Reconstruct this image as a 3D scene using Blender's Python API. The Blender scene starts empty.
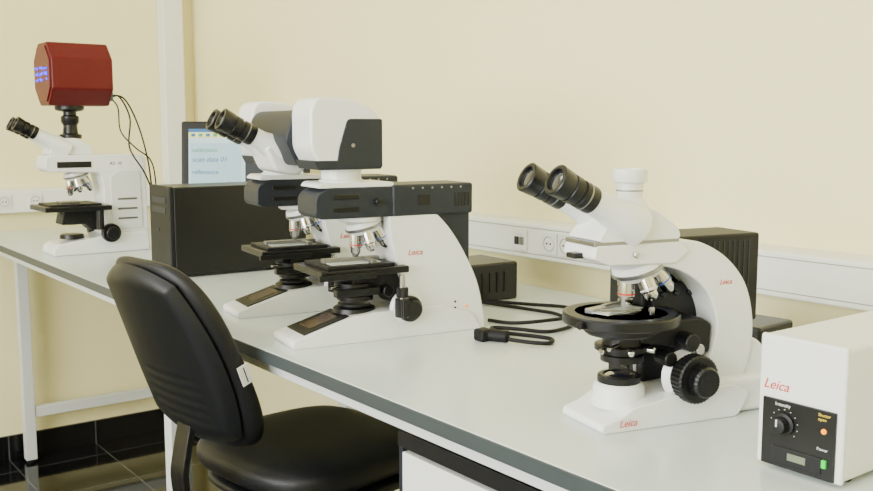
import bpy, bmesh, math, random
from mathutils import Vector, Matrix
random.seed(3)
R=math.radians
H=1.27; T=0.89
# ---------------------------------------------------------------- materials
def lin(c):
    return tuple(((x/255)/12.92 if x/255<=0.04045 else ((x/255+0.055)/1.055)**2.4) for x in c)+(1,)
def M(name,col,rough=.5,metal=0,var=.04,scale=60,bump=0.0,bscale=200,coat=0,emit=0,spec=.5):
    m=bpy.data.materials.new(name); m.use_nodes=True
    nt=m.node_tree; b=nt.nodes['Principled BSDF']
    c=lin(col)
    tc=nt.nodes.new('ShaderNodeTexCoord')
    n=nt.nodes.new('ShaderNodeTexNoise'); n.inputs['Scale'].default_value=scale; n.inputs['Detail'].default_value=4
    nt.links.new(tc.outputs['Object'],n.inputs['Vector'])
    r=nt.nodes.new('ShaderNodeValToRGB')
    r.color_ramp.elements[0].position=.3; r.color_ramp.elements[1].position=.7
    r.color_ramp.elements[0].color=tuple(x*(1-var) for x in c[:3])+(1,)
    r.color_ramp.elements[1].color=tuple(min(1,x*(1+var)) for x in c[:3])+(1,)
    nt.links.new(n.outputs['Fac'],r.inputs['Fac']); nt.links.new(r.outputs['Color'],b.inputs['Base Color'])
    b.inputs['Roughness'].default_value=rough; b.inputs['Metallic'].default_value=metal
    b.inputs['Coat Weight'].default_value=coat; b.inputs['Specular IOR Level'].default_value=spec
    if emit:
        b.inputs['Emission Color'].default_value=c; b.inputs['Emission Strength'].default_value=emit
    if bump:
        n2=nt.nodes.new('ShaderNodeTexNoise'); n2.inputs['Scale'].default_value=bscale; n2.inputs['Detail'].default_value=3
        nt.links.new(tc.outputs['Object'],n2.inputs['Vector'])
        bp=nt.nodes.new('ShaderNodeBump'); bp.inputs['Strength'].default_value=bump; bp.inputs['Distance'].default_value=.002
        nt.links.new(n2.outputs['Fac'],bp.inputs['Height']); nt.links.new(bp.outputs['Normal'],b.inputs['Normal'])
    return m
WALL=M('wall_paint',(246,237,184),.75,var=.012,scale=3,bump=.15,bscale=120)
CEIL=M('ceiling_paint',(244,243,236),.8,bump=.1)
WHITE=M('white_enamel',(232,235,233),.3,var=.01,coat=.3)
WHITE2=M('white_plastic',(228,230,226),.4,var=.01)
GREYW=M('grey_white_metal',(214,219,216),.4,var=.01)
TRIM=M('trunking_pvc',(234,236,230),.4,var=.01)
BLACK=M('black_plastic',(11,12,14),.36,var=.1,spec=.4)
BLACKM=M('black_matte_metal',(16,17,20),.5,var=.1,spec=.35)
SLATE=M('slate_housing',(28,34,44),.45,var=.05,spec=.4)
RUB=M('rubber',(9,9,10),.6,spec=.3)
CHROME=M('chrome',(205,205,205),.2,1)
STEEL=M('steel',(150,150,150),.35,1)
LEATH=M('black_leather',(12,14,17),.46,bump=.3,bscale=420,spec=.4)
SHELL=M('chair_shell',(14,17,20),.45,bump=.2,bscale=700,spec=.4)
RED=M('red_enamel',(88,0,8),.4,var=.05,spec=.35)
REDTXT=M('red_print',(200,12,12),.5)
EDGE=M('bench_edge',(58,66,68),.45)
TOP=M('bench_laminate',(208,218,215),.22,var=.03,scale=350)
BLUE=M('blue_led',(30,30,255),.4,emit=4)
GREEN=M('green_led',(30,190,60),.4,emit=.5)
ORANGE=M('amber_led',(255,150,10),.4,emit=1)
TEAL=M('teal_connector',(5,90,115),.4)
GLASS=M('dark_lens',(30,34,46),.05,coat=1)
LGLASS=M('slide_glass',(200,210,205),.05,var=0)
LCD=M('lcd',(110,120,100),.3)
YEL=M('yellow_print',(230,200,60),.5)
BLUEP=M('blue_print',(40,90,180),.4)
# ---------------------------------------------------------------- helpers
def root(name,loc=(0,0,0),rz=0):
    e=bpy.data.objects.new(name,None); bpy.context.collection.objects.link(e)
    e.location=loc; e.rotation_euler=(0,0,R(rz)); e.empty_display_size=.05
    return e
def fin(name,bm,mat,parent=None,loc=(0,0,0),rot=(0,0,0),bevel=0,seg=3,ang=35):
    bmesh.ops.recalc_face_normals(bm,faces=bm.faces)
    me=bpy.data.meshes.new(name); bm.to_mesh(me); bm.free()
    mats=mat if isinstance(mat,(list,tuple)) else [mat]
    for m in mats: me.materials.append(m)
    me.polygons.foreach_set('use_smooth',[True]*len(me.polygons))
    me.set_sharp_from_angle(angle=R(ang))
    o=bpy.data.objects.new(name,me); bpy.context.collection.objects.link(o)
    o.location=loc; o.rotation_euler=rot
    if parent: o.parent=parent
    if bevel:
        b=o.modifiers.new('bevel','BEVEL'); b.width=bevel; b.segments=seg; b.limit_method='ANGLE'; b.angle_limit=R(40)
        b.harden_normals=True
    return o
def box(name,lo,hi,mat,parent=None,bevel=.002,rot=(0,0,0),seg=3):
    lo=Vector(lo);hi=Vector(hi); c=(lo+hi)/2; s=hi-lo
    bm=bmesh.new(); bmesh.ops.create_cube(bm,size=1)
    for v in bm.verts: v.co=Vector((v.co.x*s.x,v.co.y*s.y,v.co.z*s.z))
    return fin(name,bm,mat,parent,c,rot,bevel,seg)
def prism(name,pts,y0,y1,mat,parent=None,bevel=0,taper=None,seg=3,axis='y'):
    bm=bmesh.new()
    def P(a,b,c): return (a,c,b) if axis=='y' else ((c,a,b) if axis=='x' else (a,b,c))
    A=[bm.verts.new(P(p[0],p[1],y0*(taper(p) if taper else 1))) for p in pts]
    B=[bm.verts.new(P(p[0],p[1],y1*(taper(p) if taper else 1))) for p in pts]
    n=len(pts)
    bm.faces.new(A); bm.faces.new(list(reversed(B)))
    for i in range(n): bm.faces.new((A[i],B[i],B[(i+1)%n],A[(i+1)%n]))
    return fin(name,bm,mat,parent,bevel=bevel,seg=seg)
def cr(pts,n=6):
    out=[]; P=[Vector(p) for p in pts]; P=[P[0]*2-P[1]]+P+[P[-1]*2-P[-2]]
    for i in range(1,len(P)-2):
        for k in range(n):
            t=k/n; a,b,c,d=P[i-1:i+3]
            out.append(tuple(.5*((2*b)+(c-a)*t+(2*a-5*b+4*c-d)*t*t+(3*b-a-3*c+d)*t**3)))
    out.append(tuple(P[-2])); return out
def fillet(pts,r,n=5):
    out=[]; N=len(pts)
    for i in range(N):
        p=Vector(pts[i][:2]); rr=pts[i][2] if len(pts[i])>2 else r
        a=(Vector(pts[i-1][:2])-p); b=(Vector(pts[(i+1)%N][:2])-p)
        q=min(rr,a.length*.49,b.length*.49)
        if q<1e-5: out.append(tuple(p)); continue
        s=p+a.normalized()*q; e=p+b.normalized()*q
        for k in range(n+1):
            t=k/n; out.append(tuple(s*(1-t)**2+p*2*t*(1-t)+e*t*t))
    return out
def lathe(name,prof,mat,parent=None,loc=(0,0,0),d=(0,0,1),seg=40,knurl=0,ang=35):
    d=Vector(d).normalized(); q=Vector((0,0,1)).rotation_difference(d).to_matrix()
    bm=bmesh.new(); rings=[]
    for (r,h) in prof:
        ring=[]
        for i in range(seg):
            a=2*math.pi*i/seg; rr=r*(1-(knurl if i%2 and r>.004 else 0))
            ring.append(bm.verts.new(q@Vector((rr*math.cos(a),rr*math.sin(a),h))))
        rings.append(ring)
    for A,B in zip(rings,rings[1:]):
        for i in range(seg): bm.faces.new((A[i],A[(i+1)%seg],B[(i+1)%seg],B[i]))
    bm.faces.new(rings[0]); bm.faces.new(list(reversed(rings[-1])))
    return fin(name,bm,mat,parent,loc,ang=ang)
def cyl(name,p0,p1,r,mat,parent=None,r1=None,seg=32,knurl=0,bev=.0012):
    p0=Vector(p0);p1=Vector(p1); L=(p1-p0).length; r1=r if r1 is None else r1
    b=min(bev,r*.4,r1*.4,L*.3)
    return lathe(name,[(r-b,0),(r,b),(r1,L-b),(r1-b,L)],mat,parent,p0,p1-p0,seg,knurl)
def cable(name,pts,r,mat,parent=None):
    pts=cr(pts,8); cu=bpy.data.curves.new(name,'CURVE'); cu.dimensions='3D'; cu.bevel_depth=r; cu.bevel_resolution=4; cu.use_fill_caps=True
    s=cu.splines.new('POLY'); s.points.add(len(pts)-1)
    for i,p in enumerate(pts): s.points[i].co=(*p,1)
    cu.materials.append(mat)
    o=bpy.data.objects.new(name,cu); bpy.context.collection.objects.link(o)
    if parent: o.parent=parent
    return o
def text(name,body,size,loc,rot,mat,parent,shear=.3):
    cu=bpy.data.curves.new(name,'FONT'); cu.body=body; cu.size=size; cu.shear=shear; cu.extrude=.0002; cu.offset=0
    cu.materials.append(mat)
    o=bpy.data.objects.new(name,cu); bpy.context.collection.objects.link(o)
    o.location=loc; o.rotation_euler=tuple(R(a) for a in rot); o.parent=parent
    return o
def pillow(name,w,h,t,mat,parent,fn,e=.45,nu=64,nv=32,edge=.6):
    bm=bmesh.new(); rings=[]
    def sp(c,p): return math.copysign(abs(c)**p,c)
    for j in range(1,nv):
        ph=-math.pi/2+math.pi*j/nv
        ring=[]
        for i in range(nu):
            a=2*math.pi*i/nu
            rr=abs(math.cos(ph))**edge; nn=sp(math.sin(ph),.75)*t/2
            u=sp(math.cos(a),e)*w/2*rr; v=sp(math.sin(a),e)*h/2*rr
            ring.append(bm.verts.new(fn(u,v,nn)))
        rings.append(ring)
    for A,B in zip(rings,rings[1:]):
        for i in range(nu): bm.faces.new((A[i],A[(i+1)%nu],B[(i+1)%nu],B[i]))
    for ring,s in ((rings[0],-1),(rings[-1],1)):
        c=bm.verts.new(fn(0,0,s*t/2))
        for i in range(nu): bm.faces.new((ring[i],ring[(i+1)%nu],c))
    return fin(name,bm,mat,parent,ang=80)
# ---------------------------------------------------------------- room
XW=1.637; YF=3.85; XL=-2.6; YB=-2.4; ZC=2.9
box('wall_right',(XW,YB-.1,0),(XW+.1,YF+.1,ZC),WALL,bevel=0)
box('wall_far',(XL-.1,YF,0),(XW,YF+.1,ZC),WALL,bevel=0)
box('wall_back',(XL-.1,YB-.1,0),(XW,YB,ZC),WALL,bevel=0)
wl=root('wall_left')
W0,W1,Z0,Z1=-.9,2.3,.95,2.5
box('wall_below',(XL-.1,YB,0),(XL,YF,Z0),WALL,wl,0)
box('wall_above',(XL-.1,YB,Z1),(XL,YF,ZC),WALL,wl,0)
box('wall_a',(XL-.1,YB,Z0),(XL,W0,Z1),WALL,wl,0)
box('wall_b',(XL-.1,W1,Z0),(XL,YF,Z1),WALL,wl,0)
wn=root('window_1')
for i in range(5):
    y=W0+(W1-W0)*i/4; box('mullion',(XL-.08,y-.03,Z0),(XL-.03,y+.03,Z1),WHITE2,wn)
box('sill',(XL-.1,W0-.05,Z0-.03),(XL+.12,W1+.05,Z0),WHITE2,wn); box('head',(XL-.08,W0,Z1-.06),(XL-.03,W1,Z1),WHITE2,wn)
box('ceiling',(XL-.1,YB-.1,ZC),(XW+.1,YF+.1,ZC+.1),CEIL,bevel=0)
def tiles(name,rh,c1,c2,mo,rough):
    fm=bpy.data.materials.new(name); fm.use_nodes=True; nt=fm.node_tree; b=nt.nodes['Principled BSDF']
    tc=nt.nodes.new('ShaderNodeTexCoord'); br=nt.nodes.new('ShaderNodeTexBrick'); br.offset=0
    br.inputs['Scale'].default_value=1; br.inputs['Brick Width'].default_value=.33; br.inputs['Row Height'].default_value=rh
    br.inputs['Mortar Size'].default_value=.003; br.inputs['Color1'].default_value=lin(c1); br.inputs['Color2'].default_value=lin(c2); br.inputs['Mortar'].default_value=lin(mo)
    nt.links.new(tc.outputs['Object'],br.inputs['Vector']); nt.links.new(br.outputs['Color'],b.inputs['Base Color'])
    b.inputs['Roughness'].default_value=rough; return fm
box('floor',(XL-.1,YB-.1,-.1),(XW+.1,YF+.1,0),tiles('floor_tiles',.33,(9,10,12),(13,14,17),(75,78,80),.07),bevel=0)
box('baseboard_far',(XL,YF-.012,0),(XW,YF,.095),tiles('baseboard_tiles',5,(10,11,13),(15,16,18),(60,62,64),.2),bevel=.001)
box('baseboard_right',(XW-.012,YB,0),(XW,YF-.012,.095),BLACKM,bevel=.001)
def socket(parent,c,axis,kind='round',s=.045):
    x,y,z=c
    def P(a,b,d): return (x-d,y-a,z+b) if axis=='x' else (x+a,y-d,z+b)
    def bx(n,a0,a1,b0,b1,d0,d1,m,bev=.001):
        p=P(a0,b0,d0);q=P(a1,b1,d1); box(n,tuple(min(i,j) for i,j in zip(p,q)),tuple(max(i,j) for i,j in zip(p,q)),m,parent,bev)
    bx('socket_plate',-s/2,s/2,-s/2,s/2,0,.006,WHITE2)
    dv=(-1,0,0) if axis=='x' else (0,-1,0)
    if kind=='round':
        lathe('socket_rim',[(.0195,0),(.0195,.0085),(.0175,.0085),(.017,.0068),(.001,.0068)],WHITE2,parent,P(0,0,0),dv)
        lathe('socket_recess',[(.0172,.0066),(.0172,.0072),(.0155,.0072),(.0155,.0066)],STEEL,parent,P(0,0,0),dv)
        for a in(-.006,.006): cyl('socket_hole',P(a,0,.006),P(a,0,.0078),.0026,BLACK,parent,seg=12)
    else:
        bx('data_jack_l',-.017,-.001,-.012,.008,.004,.0075,SLATE); bx('data_jack_r',.001,.017,-.012,.008,.004,.0075,STEEL); bx('data_label',-.012,.012,.012,.017,.004,.0075,GREYW)
tr=root('trim_1')
def trunkprof(d): return fillet([(0,.950),(-d,.955,.006),(-d,1.040,.006),(0,1.045)],.003)
prism('trunking_right',[(XW+p[0],p[1]) for p in trunkprof(.06)],-1.5,YF-.055,TRIM,tr)
box('trunking_lip_lower',(XW-.0610,-1.5,.966),(XW-.058,YF-.06,.9672),STEEL,tr,0)
box('trunking_lip_upper',(XW-.0610,-1.5,1.029),(XW-.058,YF-.06,1.0302),STEEL,tr,0)
for yy in (1.745,1.64,1.585): socket(tr,(XW-.06,yy,.998),'x','data' if yy>1.7 else 'round',.052)
tr2=root('trim_2')
prism('trunking_far',[(YF+p[0],p[1]) for p in trunkprof(.05)],-1.0,XW-.16,TRIM,tr2,axis='x')
for xx in (.80,.86,.97): socket(tr2,(xx,YF-.05,.998),'y','round',.05)
box('trim_3',(1.488,YF-.065,.7),(1.573,YF,ZC),TRIM,bevel=.006)
# ---------------------------------------------------------------- lights
def area(name,loc,rot,sx,sy,power,col=(1,1,1)):
    l=bpy.data.lights.new(name,'AREA'); l.shape='RECTANGLE'; l.size=sx; l.size_y=sy; l.energy=power; l.color=col
    o=bpy.data.objects.new(name,l); bpy.context.collection.objects.link(o); o.location=loc; o.rotation_euler=rot
area('window_daylight',(XL-.02,(W0+W1)/2,(Z0+Z1)/2),(0,R(-90),0),Z1-Z0,W1-W0,250,(1,1,.99))
LAMP=M('lamp_diffuser',(255,253,246),.5,var=0,emit=7)
for i,(x,y) in enumerate(((-.2,-.1),(-.2,2.4))):
    f=root('ceiling_light',(x,y,ZC))
    box('fixture',(-.32,-.62,-.05),(.32,.62,0),WHITE2,f); box('diffuser',(-.29,-.59,-.056),(.29,.59,-.048),LAMP,f)
w=bpy.data.worlds.new('sky'); bpy.context.scene.world=w; w.use_nodes=True
w.node_tree.nodes['Background'].inputs[0].default_value=(.85,.93,1,1); w.node_tree.nodes['Background'].inputs[1].default_value=1.2
# ---------------------------------------------------------------- bench
bn=root('lab_bench')
XF=.741; XB=1.575
box('tabletop',(XF,-.7,T-.022),(XB,3.80,T),[TOP],bn,.0015)
box('tabletop_edge',(XF-.003,-.7,T-.022),(XF,3.80,T-.001),EDGE,bn,.0008)
box('front_rail',(XF+.02,-.68,T-.048),(XF+.05,3.78,T-.022),GREYW,bn,.002)
box('rear_rail',(XB-.07,-.68,T-.048),(XB-.04,3.78,T-.022),GREYW,bn,.002)
for y,yr in ((3.77,3.77),(2.04,2.04),(-.5,-.5),(None,2.47)):
    if y is not None:
        xf=.9 if y>3 else .80
        box('leg_front',(xf-.02,y-.02,0.012),(xf+.02,y+.02,T-.022),GREYW,bn,.003)
        box('crossbar',(xf+.02,y-.015,.175),(XB-.075,y+.015,.215),GREYW,bn,.003)
        cyl('foot',(xf,y,0),(xf,y,.014),.018,RUB,bn)
    box('leg_rear',(XB-.075,yr-.02,0.012),(XB-.035,yr+.02,T-.022),GREYW,bn,.003)
    cyl('foot',(XB-.055,yr,0),(XB-.055,yr,.014),.018,RUB,bn)
pd=root('drawer_cabinet')
box('carcass',(.79,.50,.10),(1.32,1.108,.832),WHITE2,pd)
box('top_gap',(.768,.505,.812),(.80,1.111,.836),BLACKM,pd,.001)
box('side_gap',(.770,1.101,.10),(.80,1.111,.836),SLATE,pd,.001)
for i,(a,b_) in enumerate(((.58,.806),(.345,.575),(.11,.34))):
    box('drawer_front',(.768,.508,a),(.79,1.100,b_),WHITE2,pd,.002)
    box('handle',(.752,.60,b_-.06),(.770,.78,b_-.048),STEEL,pd,.002)
box('plinth',(.83,.53,0.0),(1.30,1.08,.10),BLACKM,pd)
# ---------------------------------------------------------------- microscope helpers
def eyepiece(par,p0,d,r=.019,L=.055,white=.016):
    d=Vector(d).normalized(); p0=Vector(p0)
    lathe('eyepiece',[(white,0),(r*.98,.002),(r*.98,L*.35),(r*.86,L*.37),(r*.86,L*.42),(r,L*.45),(r,L*.62),(r*.92,L*.64),(r*1.02,L*.68),(r*1.1,L*.98),(r*1.02,L),(r*.8,L),(r*.7,L*.93),(.001,L*.93)],BLACK,par,p0,d)
    lathe('eyepiece_lens',[(r*.66,0),(r*.5,.001),(.001,.0015)],GLASS,par,p0+d*L*.93,d)
    lathe('eyepiece_ring',[(r*.99,0),(r*1.0,.0005),(r*1.0,.0014),(r*.99,.002)],STEEL,par,p0+d*L*.2,d)
def objective(par,p,d,L=.042,s=1.0,ring=YEL):
    lathe('objective',[(.0085*s,0),(.0085*s,.003),(.0115*s,.0035),(.0118*s,L*.35),(.0118*s,L*.6),(.0098*s,L*.66),(.0095*s,L*.82),(.0055*s,L*.97),(.004*s,L),(.001,L)],CHROME,par,p,d,seg=28)
    d=Vector(d).normalized()
    lathe('objective_band',[(.0117*s,0),(.0121*s,.0003),(.0121*s,.0018),(.0117*s,.002)],ring,par,Vector(p)+d*L*.5,d,seg=28)
def turret(par,ax,y,z,s=1.0,n=5,L=.042,tilt=18,metal=WHITE):
    t=R(tilt); T_=Vector((math.sin(t),0,-math.cos(t))); C=Vector((ax+.020*s,y,z))
    lathe('nosepiece',[(.026*s,-.012*s),(.034*s,-.010*s),(.036*s,-.002*s),(.036*s,.004*s),(.030*s,.012*s),(.012*s,.016*s),(.001,.016*s)],metal,par,C,T_)
    lathe('nosepiece_ring',[(.0362*s,-.001),(.0374*s,0),(.0374*s,.004*s),(.0362*s,.005*s)],STEEL,par,C,T_,seg=60,knurl=.02)
    e1=T_.cross(Vector((0,1,0))).normalized()
    if e1.x>0: e1=-e1
    e2=T_.cross(e1).normalized(); rings=[REDTXT,YEL,GREYW,BLUEP,GREYW]
    for i in range(n):
        a=2*math.pi*i/n; rad=e1*math.cos(a)+e2*math.sin(a)
        d=(T_*math.cos(t)+ rad*math.sin(t)).normalized()
        p=C+T_*.008*s+rad*.021*s
        objective(par,p,d,L*s*(1-.12*(i%3)),s,rings[i%5])
# ================================================================ polarizing microscope
pm=root('polarizing_microscope',(.873,.846,T),-13)
ax=.060
foot=fillet([(0,0),(0,.012),(.03,.020),(.045,.030),(.11,.040),(.20,.045),(.23,.03),(.21,0)],.008)
prism('base_foot',foot,-.052,.052,WHITE,pm,bevel=.004,taper=lambda p:.92+.1*min(1,max(0,p[0]/.1)))
outer=cr([(.120,.238),(.16,.232),(.202,.210),(.234,.175),(.249,.13),(.249,.085),(.236,.045),(.213,.015),(.198,.0)],6)
inner=cr([(.10,.030),(.137,.040),(.167,.062),(.186,.098),(.186,.135),(.169,.168),(.141,.190),(.107,.203),(.06,.207),(.02,.212)],6)
prism('arm',outer+[(.10,0)]+inner+[(.008,.220),(.002,.232),(.004,.238)],-.031,.031,WHITE,pm,bevel=.005)
prism('arm_nose_plate',fillet([(-.010,.220),(.014,.210),(.115,.208),(.135,.222),(.123,.236),(-.006,.236)],.004),-.036,.036,WHITE,pm,bevel=.003)
box('head_joint',(-.008,-.034,.235),(.120,.034,.2405),STEEL,pm,.001)
prism('head_body',fillet([(-.004,.240),(.122,.240,.01),(.116,.256,.02),(.085,.278,.012),(.052,.284),(.014,.262)],.008),-.036,.036,WHITE,pm,bevel=.008,taper=lambda p:1-.3*max(0,(p[1]-.25)/.034))
d=Vector((-.89,0,.455)).normalized()
for s in (-1,1):
    b0=Vector((.058,s*.027,.256)); dd=(d+Vector((0,s*.08,0))).normalized()
    lathe('eye_tube',[(.026,0),(.0255,.02),(.0215,.04),(.0178,.056),(.0172,.080)],WHITE,pm,b0,dd)
    eyepiece(pm,b0+dd*.080,d+Vector((0,s*.03,0)),.0180,.060,white=.0172)
prism('tube_bridge',fillet([(.09,.245),(.085,.280),(.035,.286),(.02,.268)],.006),-.022,.022,WHITE,pm,bevel=.006)
lathe('photo_port',[(.026,0),(.021,.012),(.0170,.016),(.0170,.034),(.0210,.036),(.0220,.040),(.0220,.051),(.0205,.0525),(.016,.0525),(.0155,.048),(.001,.048)],WHITE,pm,(.066,0,.276),(0,0,1))
lathe('photo_port_groove',[(.0172,0),(.0175,.0005),(.0175,.0015),(.0172,.002)],STEEL,pm,(.066,0,.300),(0,0,1))
turret(pm,ax+.002,0,.201,.95,5,.040,20)
box('analyser_slider',(-.022,-.010,.218),(.03,.010,.225),BLACK,pm,.002)
cyl('analyser_knob',(.05,-.036,.223),(.05,-.042,.223),.004,CHROME,pm,knurl=.06)
lathe('rotating_stage',[(.058,-.012),(.074,-.010),(.0755,-.008),(.0755,.002),(.074,.004),(.060,.004),(.0595,.003),(.014,.003),(.012,.001),(.001,.001)],BLACK,pm,(ax-.003,0,.140),(0,0,1),seg=96)
lathe('stage_scale',[(.0595,.0),(.0595,.0012),(.070,.0012),(.070,.0)],SLATE,pm,(ax-.003,0,.1430),(0,0,1),seg=96)
lathe('stage_insert',[(.012,.0),(.012,.002),(.022,.002),(.022,.0)],CHROME,pm,(ax-.003,0,.1432),(0,0,1))
box('specimen_slide',(ax-.046,-.013,.1455),(ax+.030,.013,.1467),LGLASS,pm,.0003,(0,0,R(20)))
box('slide_holder',(ax-.052,.012,.1435),(ax+.034,.026,.150),STEEL,pm,.001,(0,0,R(20)))
for s in (-1,1):
    box('stage_clip',(ax-.034+s*.012,s*.024-.003,.150),(ax+.018+s*.012,s*.024+.003,.152),STEEL,pm,.0006,(0,0,R(20*s)))
    cyl('clip_post',(ax+.02,s*.034,.143),(ax+.02,s*.034,.154),.004,CHROME,pm)
cyl('stage_lock',(ax-.083,-.025,.136),(ax-.070,-.020,.136),.005,BLACK,pm,knurl=.08)
lathe('stage_bearing',[(.045,0),(.048,.003),(.048,.012),(.045,.014)],BLACKM,pm,(ax-.003,0,.116),(0,0,1))
prism('stage_bracket',fillet([(.07,.105),(.075,.128),(.168,.132),(.184,.122),(.182,.085),(.15,.080),(.13,.095)],.005),-.026,.026,BLACKM,pm,bevel=.003)
cyl('bracket_knob',(.135,-.026,.105),(.135,-.05,.105),.012,BLACK,pm,knurl=.07)
cyl('bracket_knob_small',(.155,-.026,.092),(.155,-.040,.092),.008,CHROME,pm,knurl=.07)
lathe('condenser',[(.020,.0),(.028,.002),(.028,.010),(.024,.011),(.024,.016),(.036,.017),(.036,.023),(.026,.024),(.026,.034),(.034,.035),(.034,.040),(.020,.042),(.014,.055),(.001,.055)],BLACK,pm,(ax,0,.078),(0,0,1),seg=60)
for a in (200,250,300): 
    v=Vector((math.cos(R(a)),math.sin(R(a)),0)); cyl('condenser_screw',Vector((ax,0,.098))+v*.030,Vector((ax,0,.098))+v*.046,.004,CHROME,pm,seg=16,knurl=.08)
cyl('condenser_lever',(ax-.02,-.02,.105),(ax-.045,-.035,.105),.003,CHROME,pm)
cyl('condenser_focus_knob',(.105,-.02,.085),(.105,-.045,.085),.010,BLACK,pm,knurl=.06)
lathe('field_port',[(.036,-.02),(.033,.006),(.029,.010),(.001,.010)],WHITE,pm,(ax-.004,0,.042),(0,0,1))
lathe('field_diaphragm',[(.027,0),(.028,.002),(.028,.009),(.026,.011),(.021,.011),(.020,.009),(.001,.009)],BLACK,pm,(ax-.004,0,.051),(0,0,1),seg=60,knurl=.02)
lathe('field_lens',[(.0195,0),(.014,.002),(.001,.003)],GLASS,pm,(ax-.004,0,.0602),(0,0,1))
for s in (-1,1):
    lathe('focus_boss',[(.033,0),(.030,.006),(.026,.010)],WHITE,pm,(.134,s*.030,.060),(0,s,0))
    lathe('focus_collar',[(.0265,0),(.0265,.012)],BLACK,pm,(.134,s*.038,.060),(0,s,0))
    lathe('coarse_focus_knob',[(.028,0),(.032,.002),(.032,.018),(.030,.020),(.024,.020),(.024,.021)],BLACK,pm,(.134,s*.046,.060),(0,s,0),seg=72,knurl=.035)
    lathe('fine_focus_knob',[(.019,0),(.0205,.002),(.0205,.014),(.018,.017),(.012,.017),(.011,.015),(.001,.015)],BLACK,pm,(.134,s*.066,.060),(0,s,0),seg=56,knurl=.04)
    cyl('fine_focus_rim',(.134,s*.0826,.060),(.134,s*.084,.060),.012,BLACKM,pm)
text('logo','Leica',.013,(.022,-.0522,.008),(90,0,0),REDTXT,pm)
text('logo_arm','Leica',.010,(.19,-.0314,.175),(90,0,0),REDTXT,pm)
box('lamp_housing',(.14,.036,.105),(.318,.125,.232),BLACKM,pm,.004)
for i in range(14): box('vent_groove',(.180+i*.009,.0352,.15),(.1825+i*.009,.0365,.222),SLATE,pm,0)
for i in range(8): box('side_vent_groove',(.3175,.045+i*.009,.125),(.3188,.0475+i*.009,.222),SLATE,pm,0)
box('lamp_housing_lower',(.105,.020,.02),(.20,.10,.20),BLACKM,pm,.006)
box('connector_panel',(.115,.010,.10),(.19,.022,.175),BLACK,pm,.003)
for i in range(3): cyl('panel_screw',(.13+.022*i,.011,.16),(.13+.022*i,.006,.16),.004,SLATE,pm)
lathe('rear_drum',[(.045,0),(.048,.004),(.048,.07),(.045,.074)],WHITE,pm,(.240,-.025,.052),(0,1,0))
box('rear_foot',(.18,-.045,0),(.290,.055,.05),WHITE,pm,.01)
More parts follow.
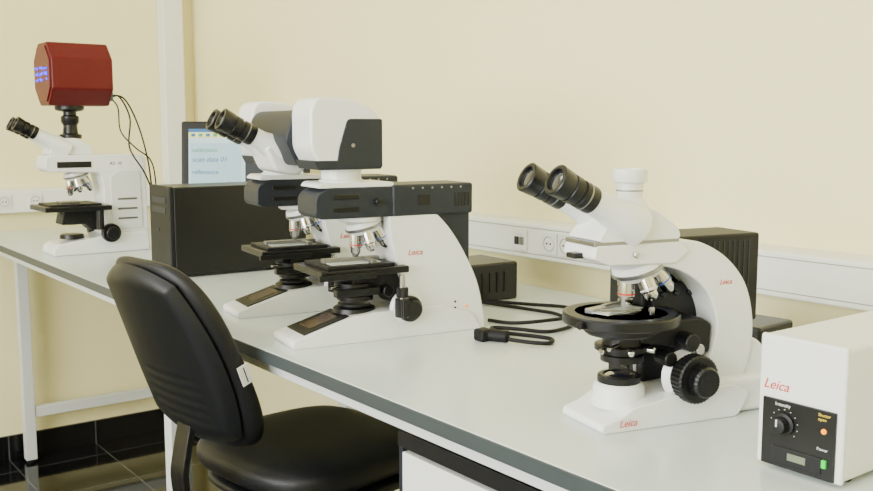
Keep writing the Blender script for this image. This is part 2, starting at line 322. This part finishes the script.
# ================================================================ comparison microscope
cm=root('comparison_microscope',(.785,1.49,T),-8)
ax=.140
def stand(y0,tag):
    def sh(o): o.location.y+=y0; return o
    arm=cr([(.19,.222),(.272,.224),(.298,.212),(.335,.165),(.372,.095),(.388,.03),(.390,0)],5)
    inner=cr([(.245,.0),(.243,.035),(.228,.075),(.206,.13),(.193,.18),(.188,.222)],5)
    sh(prism('arm'+tag,arm+[(.30,0)]+inner,-.045,.045,WHITE,cm,bevel=.006))
    sh(prism('base'+tag,fillet([(0,0),(0,.014),(.02,.020),(.115,.048),(.16,.052),(.30,.052),(.36,.03),(.38,.0)],.006),-.052,.052,WHITE,cm,bevel=.004))
    o=box('display_panel'+tag,(-.045,-.042,-.001),(.045,.042,.0015),BLACK,cm,.001); o.location=(.066,y0,.0350); o.rotation_euler=(0,-math.atan2(.028,.095),0)
    o=box('display_screen'+tag,(-.028,-.028,0),(.028,.020,.001),M('amber_screen'+tag,(60,42,28),.2),cm,.0005); o.location=(.068,y0,.0372); o.rotation_euler=(0,-math.atan2(.028,.095),0)
    sh(prism('illuminator_body'+tag,fillet([(.048,.228,.01),(.060,.222),(.24,.222),(.24,.262),(.235,.275),(.07,.277,.012),(.048,.262,.012)],.004),-.044,.044,SLATE,cm,bevel=.004))
    sh(prism('illuminator_top'+tag,fillet([(.052,.276,.02),(.20,.276),(.20,.284),(.060,.286,.008)],.004),-.042,.042,WHITE,cm,bevel=.003))
    for zz in (.234,.256): sh(box('slot'+tag,(.08,-.0455,zz),(.13,-.043,zz+.008),BLACK,cm,.001))
    sh(cyl('aperture_knob'+tag,(.165,-.043,.25),(.165,-.053,.25),.006,BLACK,cm,knurl=.06))
    sh(box('lamp_housing'+tag,(.195,-.048,.222),(.362,.050,.279),SLATE,cm,.005))
    sh(box('lamp_housing_lower'+tag,(.24,-.036,.105),(.362,.048,.225),SLATE,cm,.004))
    for i in range(5): sh(box('vent'+tag,(.322+i*.007,-.0492,.237),(.3255+i*.007,-.047,.262),BLACK,cm,.0005))
    sh(box('lamp_label'+tag,(.245,-.0492,.240),(.27,-.047,.260),BLACKM,cm,.0005))
    for i in range(6):
        sh(cyl('screw'+tag,(.235+.02*i,-.0475,.272),(.235+.02*i,-.049,.272),.002,STEEL,cm,seg=12))
    sh(lathe('neck'+tag,[(.040,0),(.040,.004),(.036,.006),(.036,.020),(.041,.023),(.041,.030)],WHITE,cm,(.115,0,.284),(0,0,1)))
    turret(cm,ax,y0,.205,.95,5,.046,16)
    sh(lathe('nose_mount'+tag,[(.036,0),(.04,.003),(.04,.012)],WHITE,cm,(ax+.01,0,.212),(0,0,1)))
    sh(box('stage_plate'+tag,(.048,-.066,.122),(.218,.070,.134),BLACK,cm,.002))
    sh(box('stage_upper'+tag,(.064,-.054,.134),(.195,.055,.140),BLACKM,cm,.001))
    sh(box('slide'+tag,(.080,-.038,.140),(.175,-.010,.1415),LGLASS,cm,.0003))
    sh(box('slide_holder'+tag,(.075,-.010,.140),(.185,.004,.148),STEEL,cm,.001))
    sh(box('slide_arm'+tag,(.15,-.05,.140),(.162,-.006,.147),STEEL,cm,.001))
    sh(box('stage_rail'+tag,(.042,-.073,.118),(.15,-.065,.128),BLACK,cm,.001))
    sh(prism('stage_bracket'+tag,fillet([(.12,.095),(.13,.122),(.238,.122),(.238,.06),(.205,.06),(.185,.095)],.004),-.030,.030,BLACKM,cm,bevel=.002))
    sh(cyl('stage_drive'+tag,(.198,-.076,.12),(.198,-.076,.05),.006,CHROME,cm))
    sh(cyl('stage_drive_knob_a'+tag,(.198,-.076,.098),(.198,-.076,.080),.011,BLACK,cm,knurl=.06,seg=48))
    sh(cyl('stage_drive_knob_b'+tag,(.198,-.076,.078),(.198,-.076,.044),.013,BLACK,cm,knurl=.06,seg=48))
    sh(lathe('condenser'+tag,[(.022,0),(.033,.002),(.033,.010),(.028,.012),(.028,.022),(.038,.024),(.038,.034),(.028,.036),(.022,.046),(.016,.056)],BLACK,cm,(ax,0,.068),(0,0,1),seg=60,knurl=.015))
    sh(cyl('condenser_lever'+tag,(ax-.03,-.01,.098),(ax-.058,-.022,.098),.003,CHROME,cm))
    sh(cyl('condenser_knob'+tag,(ax+.045,-.028,.088),(ax+.045,-.05,.088),.011,BLACK,cm,knurl=.06,seg=40))
    sh(box('condenser_slider'+tag,(ax-.055,-.045,.082),(ax+.03,-.028,.096),BLACK,cm,.002))
    sh(lathe('field_port'+tag,[(.040,0),(.038,.008),(.030,.012),(.030,.016),(.001,.016)],BLACK,cm,(ax-.002,0,.048),(0,0,1)))
    for s in (-1,1):
        sh(lathe('focus_boss'+tag,[(.034,0),(.031,.006),(.028,.008)],WHITE,cm,(.222,s*.045,.054),(0,s,0)))
        sh(lathe('coarse_knob'+tag,[(.022,0),(.024,.002),(.024,.014),(.022,.016)],BLACK,cm,(.222,s*.050,.054),(0,s,0),seg=64,knurl=.04))
        sh(lathe('fine_knob'+tag,[(.017,0),(.018,.002),(.018,.010),(.016,.012),(.001,.012)],BLACK,cm,(.222,s*.065,.054),(0,s,0),seg=48,knurl=.04))
    for i in range(4): sh(cyl('port'+tag,(.325,-.045,.02+.012*i),(.325,-.0465,.02+.012*i),.0022,BLACK,cm,seg=12))
    sh(cyl('power_switch'+tag,(.350,-.045,.045),(.350,-.0465,.045),.003,ORANGE,cm))
    text('logo'+tag,'Leica',.015,(.225,y0-.0455,.150),(90,0,0),REDTXT,cm)
    sh(prism('hood'+tag,fillet([(.040,.345,.012),(.058,.312),(.170,.312),(.172,.398,.02),(.156,.416,.035),(.115,.431,.035),(.052,.433,.016),(.040,.412,.02)],.008),-.046,.046,WHITE,cm,bevel=.006,seg=4))
    sh(prism('hood_rear_panel'+tag,fillet([(.086,.310),(.092,.345),(.108,.396,.008),(.175,.396),(.175,.310)],.004),-.048,.048,SLATE,cm,bevel=.004))
    sh(prism('hood_under'+tag,fillet([(.054,.308),(.046,.324),(.172,.324),(.172,.308)],.002),-.0475,.0475,SLATE,cm,bevel=.002))
    sh(cyl('hood_lens'+tag,(.118,-.048,.350),(.118,-.0490,.350),.0035,STEEL,cm))
stand(0,''); stand(.31,'_b')
prism('bridge_body',fillet([(.050,.312),(.028,.36),(.045,.412,.02),(.16,.415,.02),(.165,.312)],.008),.044,.268,SLATE,cm,bevel=.004)
prism('bridge_head',fillet([(.03,.30),(.085,.29,.02),(.10,.35),(.06,.372),(.01,.345)],.01),.105,.205,WHITE,cm,bevel=.008)
d=Vector((-.885,0,.465)).normalized()
for s in (-1,1):
    b0=Vector((.068,.155+s*.026,.327))
    lathe('eye_tube',[(.028,0),(.027,.03),(.022,.05),(.018,.065),(.0175,.082)],WHITE,cm,b0,d+Vector((0,s*.04,0)))
    eyepiece(cm,b0+(d+Vector((0,s*.04,0))).normalized()*.082,d,.0195,.068,white=.0178)
# ================================================================ reflected-light microscope with red camera
fm0=root('photometer_microscope',(.80,3.0,T),0)
ax=.068
prism('base',fillet([(-.005,0),(-.005,.02),(.01,.035),(.12,.05),(.16,.06),(.285,.06),(.29,0)],.008),-.062,.062,WHITE,fm0,bevel=.005)
prism('arm',fillet([(.15,.03),(.155,.20),(.145,.245),(-.005,.250),(-.015,.262,.01),(-.01,.300),(.275,.300,.02),(.288,.285),(.290,.03)],.012),-.05,.05,WHITE,fm0,bevel=.006)
prism('side_panel',fillet([(.175,.07),(.175,.235),(.20,.25),(.268,.25),(.272,.07)],.01),-.053,-.049,GREYW,fm0,bevel=.002)
for zz in (.10,.13,.16): box('side_slot',(.195,-.0545,zz),(.255,-.052,zz+.006),STEEL,fm0,.0005)
box('upper_slot',(.02,-.053,.262),(.12,-.049,.280),BLACK,fm0,.001)
text('label','AX 10',.014,(.175,-.0505,.268),(90,0,0),BLACK,fm0,0)
prism('head',fillet([(.0,.30),(.13,.30),(.125,.325),(.085,.350),(.045,.350),(.01,.325)],.008),-.042,.042,WHITE,fm0,bevel=.008)
d=Vector((-.88,0,.475)).normalized()
for s in (-1,1):
    b0=Vector((.060,s*.026,.315)); dd=(d+Vector((0,s*.05,0))).normalized()
    lathe('eye_tube',[(.027,0),(.026,.04),(.021,.06),(.018,.075),(.0175,.102)],WHITE,fm0,b0,dd)
    eyepiece(fm0,b0+dd*.102,d,.020,.065,white=.0178)
turret(fm0,ax,0,.238,1.0,5,.05,14)
box('stage',(-.03,-.09,.134),(.165,.08,.148),BLACK,fm0,.002)
box('stage_upper',(-.01,-.07,.148),(.14,.06,.154),BLACKM,fm0,.001)
box('specimen',(.03,-.03,.154),(.09,.015,.160),STEEL,fm0,.001)
prism('stage_bracket',fillet([(.03,.09),(.04,.134),(.17,.134),(.17,.07),(.12,.07),(.10,.09)],.005),-.035,.035,BLACKM,fm0,bevel=.002)
lathe('condenser',[(.024,0),(.034,.003),(.034,.012),(.028,.014),(.028,.03),(.036,.032),(.036,.044)],BLACK,fm0,(ax,0,.088),(0,0,1),knurl=.015)
lathe('field_port',[(.036,0),(.034,.012),(.026,.014),(.001,.014)],BLACK,fm0,(ax,0,.046),(0,0,1))
cyl('stage_drive_knob',(.13,-.08,.134),(.13,-.08,.075),.012,BLACK,fm0,knurl=.06)
for s in (-1,1):
    lathe('coarse_knob',[(.026,0),(.029,.002),(.029,.018),(.027,.02)],BLACK,fm0,(.165,s*.060,.062),(0,s,0),seg=60,knurl=.04)
    lathe('fine_knob',[(.018,0),(.020,.002),(.020,.013),(.018,.015)],BLACK,fm0,(.165,s*.079,.062),(0,s,0),seg=48,knurl=.04)
lathe('camera_mount',[(.032,0),(.032,.012),(.022,.016),(.020,.040),(.026,.050),(.026,.066),(.019,.070),(.019,.080),(.038,.084),(.042,.088),(.042,.100),(.030,.104)],BLACK,fm0,(ax+.01,0,.348),(0,0,1))
o8=[(-.045,-.092),(.045,-.092),(.090,-.045),(.090,.045),(.045,.092),(-.045,.092),(-.090,.045),(-.090,-.045)]
prism('camera_body',[(p[0],p[1]+.538) for p in o8],.006,.184,RED,fm0,bevel=.005,axis='x')
prism('camera_faceplate',[(p[0]*.88,p[1]*.88+.538) for p in o8],.002,.010,RED,fm0,bevel=.002,axis='x')
def dig(cy,cz,n):
    on={0:'abcdef',1:'bc',2:'abged',3:'abgcd',4:'fgbc',8:'abcdefg'}[n]; w=.011;h=.009
    P={'a':((-w,h*2),(w,h*2)),'b':((w,h*2),(w,0)),'c':((w,0),(w,-2*h)),'d':((-w,-2*h),(w,-2*h)),'e':((-w,0),(-w,-2*h)),'f':((-w,2*h),(-w,0)),'g':((-w,0),(w,0))}
    for k in on:
        a,b_=P[k]
        for t in (0.15,.85):
            y=-(a[0]+(b_[0]-a[0])*t)+cy; z=a[1]+(b_[1]-a[1])*t+cz
            cyl('led_dot',(.0035,y,z),(-.0005,y,z),.0032,BLUE,fm0,seg=10)
dig(.048,.538,3); dig(.0,.538,2); dig(-.045,.538,4)
box('connector',(.184,-.03,.462),(.202,-.005,.490),TEAL,fm0,.003)
cable('camera_cable_a',[(.200,-.018,.475),(.225,-.02,.474),(.240,-.06,.41),(.232,-.07,.32),(.27,-.09,.24),(.31,-.06,.15),(.34,-.02,.01)],.0026,BLACK,fm0)
cable('camera_cable_b',[(.200,-.01,.482),(.240,-.02,.468),(.268,-.05,.39),(.288,-.07,.28),(.30,-.08,.15),(.35,-.05,.01)],.0026,BLACK,fm0)
cable('camera_cable_c',[(.200,-.018,.47),(.208,-.05,.44),(.207,-.07,.37),(.245,-.085,.32),(.295,-.075,.28),(.315,-.06,.20),(.33,-.03,.01)],.0022,BLACK,fm0)
# ================================================================ computer + monitor
pc=root('computer_tower',(.925,2.40,T),-2)
box('case',(0,-.085,.006),(.37,.065,.232),BLACK,pc,.004)
box('front_bezel',(-.012,-.085,.004),(0,.065,.234),BLACKM,pc,.004)
box('drive_slot',(-.0135,-.06,.19),(-.011,.04,.205),SLATE,pc,.001); box('drive_slot_b',(-.0135,-.06,.165),(-.011,.04,.18),SLATE,pc,.001)
cyl('power_button',(-.012,0,.12),(-.014,0,.12),.006,SLATE,pc)
for x in (.03,.33):
    for y in (-.06,.04): cyl('foot',(x,y,0),(x,y,.007),.012,RUB,pc)
mn=root('computer_monitor',(1.325,2.72,T),-30)
hinge=root('screen_head',(0,0,.248)); hinge.parent=mn; hinge.rotation_euler=(R(-12),0,0)
def smat(n,c,e=.5): return M(n,c,.3,var=.02,emit=e)
SC1=smat('screen_ui_background',(150,182,196)); SC2=smat('screen_ui_header',(40,100,150),.3); SC3=smat('screen_ui_yellow',(205,205,120)); SC4=smat('screen_ui_pale',(170,198,208)); SC5=smat('screen_ui_green',(70,150,110),.3); SC6=smat('screen_ui_dark',(30,38,48),.1)
box('bezel',(-.20,-.008,-.17),(.19,.03,.155),BLACK,hinge,.006)
box('bezel_back',(-.15,.03,-.12),(.15,.055,.11),BLACKM,hinge,.015)
box('screen',(-.178,-.0095,-.145),(.168,-.0075,.130),SC4,hinge,0)
box('ui_header',(-.178,-.0105,.120),(.168,-.0094,.130),SC2,hinge,0)
box('ui_toolbar',(-.178,-.0105,.103),(.168,-.0094,.118),SC3,hinge,0)
for i in range(6): box('ui_tool_icon',(-.17+i*.022,-.0112,.106),(-.158+i*.022,-.0104,.115),SC5 if i%2 else SC2,hinge,0)
box('ui_panel_left',(-.172,-.0105,-.13),(-.02,-.0094,.085),SC1,hinge,0)
box('ui_dark_window',(-.008,-.0110,-.035),(.10,-.0094,.055),SC6,hinge,0)
for i in range(5): box('ui_row',(-.165,-.0112,-.045-.018*i),(-.06-.03*(i%2),-.0104,-.040-.018*i),SC2 if i%2 else SC4,hinge,0)
text('ui_text','scan data 01',.021,(-.168,-.0112,.028),(90,0,0),SC2,hinge,.3)
text('ui_text_b','calibration',.018,(-.168,-.0112,.058),(90,0,0),SC5,hinge,.0)
text('ui_text_c','reflectance',.018,(-.168,-.0112,-.010),(90,0,0),SC2,hinge,.0)
box('stand_neck',(-.03,.03,.01),(.03,.06,.24),BLACK,mn,.004); box('stand_base',(-.11,-.07,0),(.11,.11,.014),BLACK,mn,.006)
# ================================================================ power supply unit
ps=root('microscope_power_supply',(.930,.572,T),0)
box('housing',(0,-.052,.006),(.27,.052,.152),WHITE2,ps,.006)
box('front_frame',(-.003,-.052,.004),(.004,.052,.153),WHITE2,ps,.004)
box('control_panel',(-.006,-.044,.006),(-.002,.044,.082),BLACK,ps,.001)
box('display_window',(-.0072,-.030,.012),(-.0055,.030,.030),BLACKM,ps,.0005)
box('lcd_digits',(-.0078,-.012,.017),(-.0068,.010,.025),LCD,ps,.0003)
lathe('intensity_knob',[(.013,0),(.013,.003),(.0095,.004),(.009,.014),(.007,.015),(.001,.015)],BLACKM,ps,(-.006,.016,.056),(-1,0,0),seg=40,knurl=.05)
box('knob_pointer',(-.0222,.0152,.056),(-.0205,.0168,.064),WHITE2,ps,.0002)
for a in range(-130,131,26):
    y=.016-.0165*math.sin(R(a)); z=.056+.0165*math.cos(R(a)); cyl('dial_tick',(-.006,y,z),(-.0066,y,z),.0006,WHITE2,ps,seg=8)
cyl('shutter_led',(-.006,-.032,.060),(-.009,-.032,.060),.003,ORANGE,ps); box('power_switch',(-.009,-.036,.020),(-.0055,-.031,.029),GREEN,ps,.0005)
text('label_intensity','Intensity',.0055,(-.0063,.028,.0755),(90,0,-90),GREYW,ps,0)
text('label_shutter','Shutter\nopen',.0048,(-.0063,-.024,.0755),(90,0,-90),YEL,ps,0)
text('label_power','Power',.0048,(-.0063,-.024,.038),(90,0,-90),GREYW,ps,0)
text('logo','Leica',.0155,(-.0034,.046,.092),(90,0,-90),REDTXT,ps,.35)
for x in (.03,.24):
    for y in (-.035,.035): cyl('foot',(x,y,0),(x,y,.008),.009,RUB,ps)
ad=root('power_adapter',(1.37,1.0,T),5)
box('case',(-.05,-.10,0),(.06,.10,.06),BLACK,ad,.006)
for i in range(6): box('rib',(-.052,-.08+i*.03,.012),(-.049,-.072+i*.03,.05),BLACKM,ad,.0005)
cable('cord',[(0,.10,.02),(.02,.14,.008),(.06,.2,.004),(.05,.3,.004)],.003,RUB,ad)
ad2=root('lamp_transformer',(1.37,1.64,T),-4)
box('case',(-.09,-.05,0),(.06,.09,.085),BLACK,ad2,.006)
for i in range(6): box('vent',(-.08+i*.02,-.052,.02),(-.072+i*.02,-.049,.065),BLACKM,ad2,.0005)
pcable=root('power_cord',(0,0,T))
cable('cord',[(1.31,1.575,.006),(1.34,1.46,.005),(1.35,1.38,.005),(1.30,1.29,.005),(1.22,1.27,.005),(1.19,1.32,.005),(1.16,1.36,.005),(1.145,1.32,.005),(1.18,1.23,.005),(1.15,1.20,.005),(1.12,1.24,.006),(1.105,1.28,.008)],.0038,RUB,pcable)
cable('cord_b',[(1.33,1.575,.006),(1.38,1.50,.005),(1.42,1.42,.005),(1.37,1.35,.005),(1.27,1.33,.010),(1.22,1.37,.005),(1.20,1.42,.005)],.0038,RUB,pcable)
cyl('plug_body',(1.112,1.262,.011),(1.095,1.295,.011),.011,RUB,pcable); box('plug_head',(1.075,1.288,.0),(1.103,1.316,.022),RUB,pcable,.005)
# ================================================================ chair
ch=root('office_chair',(.945,1.66,0),8)
SZ=.65
def backfn(u,v,n):
    vv=v/.185
    wid=1.0-.09*vv-.06*vv*vv
    y=u*wid
    x=-.303 - .060*vv -.008*max(0,vv)**2 + 1.0*y*y + n
    z=.873+v*.91
    return (x,y,z)
def shellfn(u,v,n):
    x,y,z=backfn(u,v,n)
    if -.15<v<-.01 and abs(u)<.10 and n<-.015:
        f=min(1,(.10-abs(u))/.03)*min(1,(-.01-v)/.03,(v+.15)/.03)
        x+=.0008*f*math.sin(v*2*math.pi/.022)
    return (x-.024,y,z)
pillow('backrest_cushion',.315,.385,.058,LEATH,ch,backfn,e=.5,nv=40,nu=96)
bm=bmesh.new(); N=90; grid={}
def sq(a,b):
    x=a*math.sqrt(1-b*b/2); y=b*math.sqrt(1-a*a/2)
    return (a*.45+x*.55),(b*.45+y*.55)
for i in range(N+1):
    for j in range(N+1):
        a=-1+2*i/N; b_=-1+2*j/N
        su,sv=sq(a,b_); u=su*.148; v=sv*.184
        e=min(1-abs(a),1-abs(b_)); dep=-.020*(1-max(0,1-e/.22)**2.2)
        grid[i,j]=bm.verts.new(shellfn(u,v,dep))
for i in range(N):
    for j in range(N): bm.faces.new((grid[i,j],grid[i+1,j],grid[i+1,j+1],grid[i,j+1]))
fin('backrest_shell',bm,SHELL,ch,ang=80)
o=box('tag',(-.014,-.001,-.018),(.008,.001,.018),WHITE2,ch,.0003); p=backfn(-.1575,-.02,0); o.location=(p[0],p[1]-.0015,p[2]); o.rotation_euler=(0,R(-20),R(0))
o=box('tag_stripe',(-.006,-.0012,-.014),(-.004,.0012,.014),SLATE,ch,0); o.location=(p[0],p[1]-.0018,p[2]); o.rotation_euler=(0,R(-20),0)
def seatfn(u,v,n):
    x=v; y=u; z=SZ-.03+n-.05*max(0,x-.14)*2+.15*y*y*(1 if n>0 else .5)+.2*max(0,-x-.12)**1.5
    return (x*1.0,y*(1-.05*x/.22),z)
pillow('seat_cushion',.40,.42,.085,LEATH,ch,seatfn,e=.6,nv=40,nu=96)
def seatfn2(u,v,n):
    x,y,z=seatfn(u,v,n); return (x,y,z-.05)
pillow('seat_pan',.37,.38,.04,SHELL,ch,seatfn2,e=.6)
def sweep(name,path,w,t,mat,parent):
    pts=cr(path,8); bm=bmesh.new(); rows=[]
    for i,p in enumerate(pts):
        a=Vector(pts[max(0,i-1)]); b_=Vector(pts[min(len(pts)-1,i+1)]); dd=(b_-a).normalized(); nn=Vector((dd.z,0,-dd.x))
        P=Vector(p); rows.append([bm.verts.new(P+nn*t/2*sx+Vector((0,w/2*sy,0))) for sx,sy in((1,1),(1,-1),(-1,-1),(-1,1))])
    for A,B in zip(rows,rows[1:]):
        for k in range(4): bm.faces.new((A[k],A[(k+1)%4],B[(k+1)%4],B[k]))
    bm.faces.new(rows[0]); bm.faces.new(list(reversed(rows[-1])))
    fin(name,bm,mat,parent,bevel=.003)
sweep('back_bar',[(-.285,0,.79),(-.292,0,.74),(-.303,0,.69),(-.31,0,.64),(-.295,0,.58),(-.24,0,.555),(-.05,0,.55)],.045,.014,BLACK,ch)
box('mechanism',(-.10,-.07,.535),(.10,.07,.575),BLACKM,ch,.006)
cyl('tilt_lever',(.0,-.06,.555),(.02,-.19,.55),.006,BLACK,ch)
cyl('gas_spring',(0,0,.30),(0,0,.54),.014,CHROME,ch); cyl('gas_sleeve',(0,0,.08),(0,0,.34),.026,BLACK,ch)
for i in range(5):
    a=2*math.pi*i/5+.3; v=Vector((math.cos(a),math.sin(a),0))
    cyl('base_arm',v*.02+Vector((0,0,.10)),v*.28+Vector((0,0,.075)),.022,BLACK,ch,r1=.014)
    n_=Vector((-v.y,v.x,0))
    cyl('caster_stem',v*.27+Vector((0,0,.04)),v*.27+Vector((0,0,.08)),.008,STEEL,ch)
    for s in (-1,1): cyl('caster_wheel',v*.27+n_*s*.006+Vector((0,0,.025)),v*.27+n_*s*.024+Vector((0,0,.025)),.025,BLACK,ch)
# ---------------------------------------------------------------- camera
cd=bpy.data.cameras.new('camera'); cam=bpy.data.objects.new('camera',cd); bpy.context.collection.objects.link(cam)
cam.location=(0,0,H); cam.rotation_euler=(R(90-6.98),0,R(-37.05)); cd.sensor_width=36; cd.lens=960/873*36; cd.clip_start=.02
bpy.context.scene.camera=cam
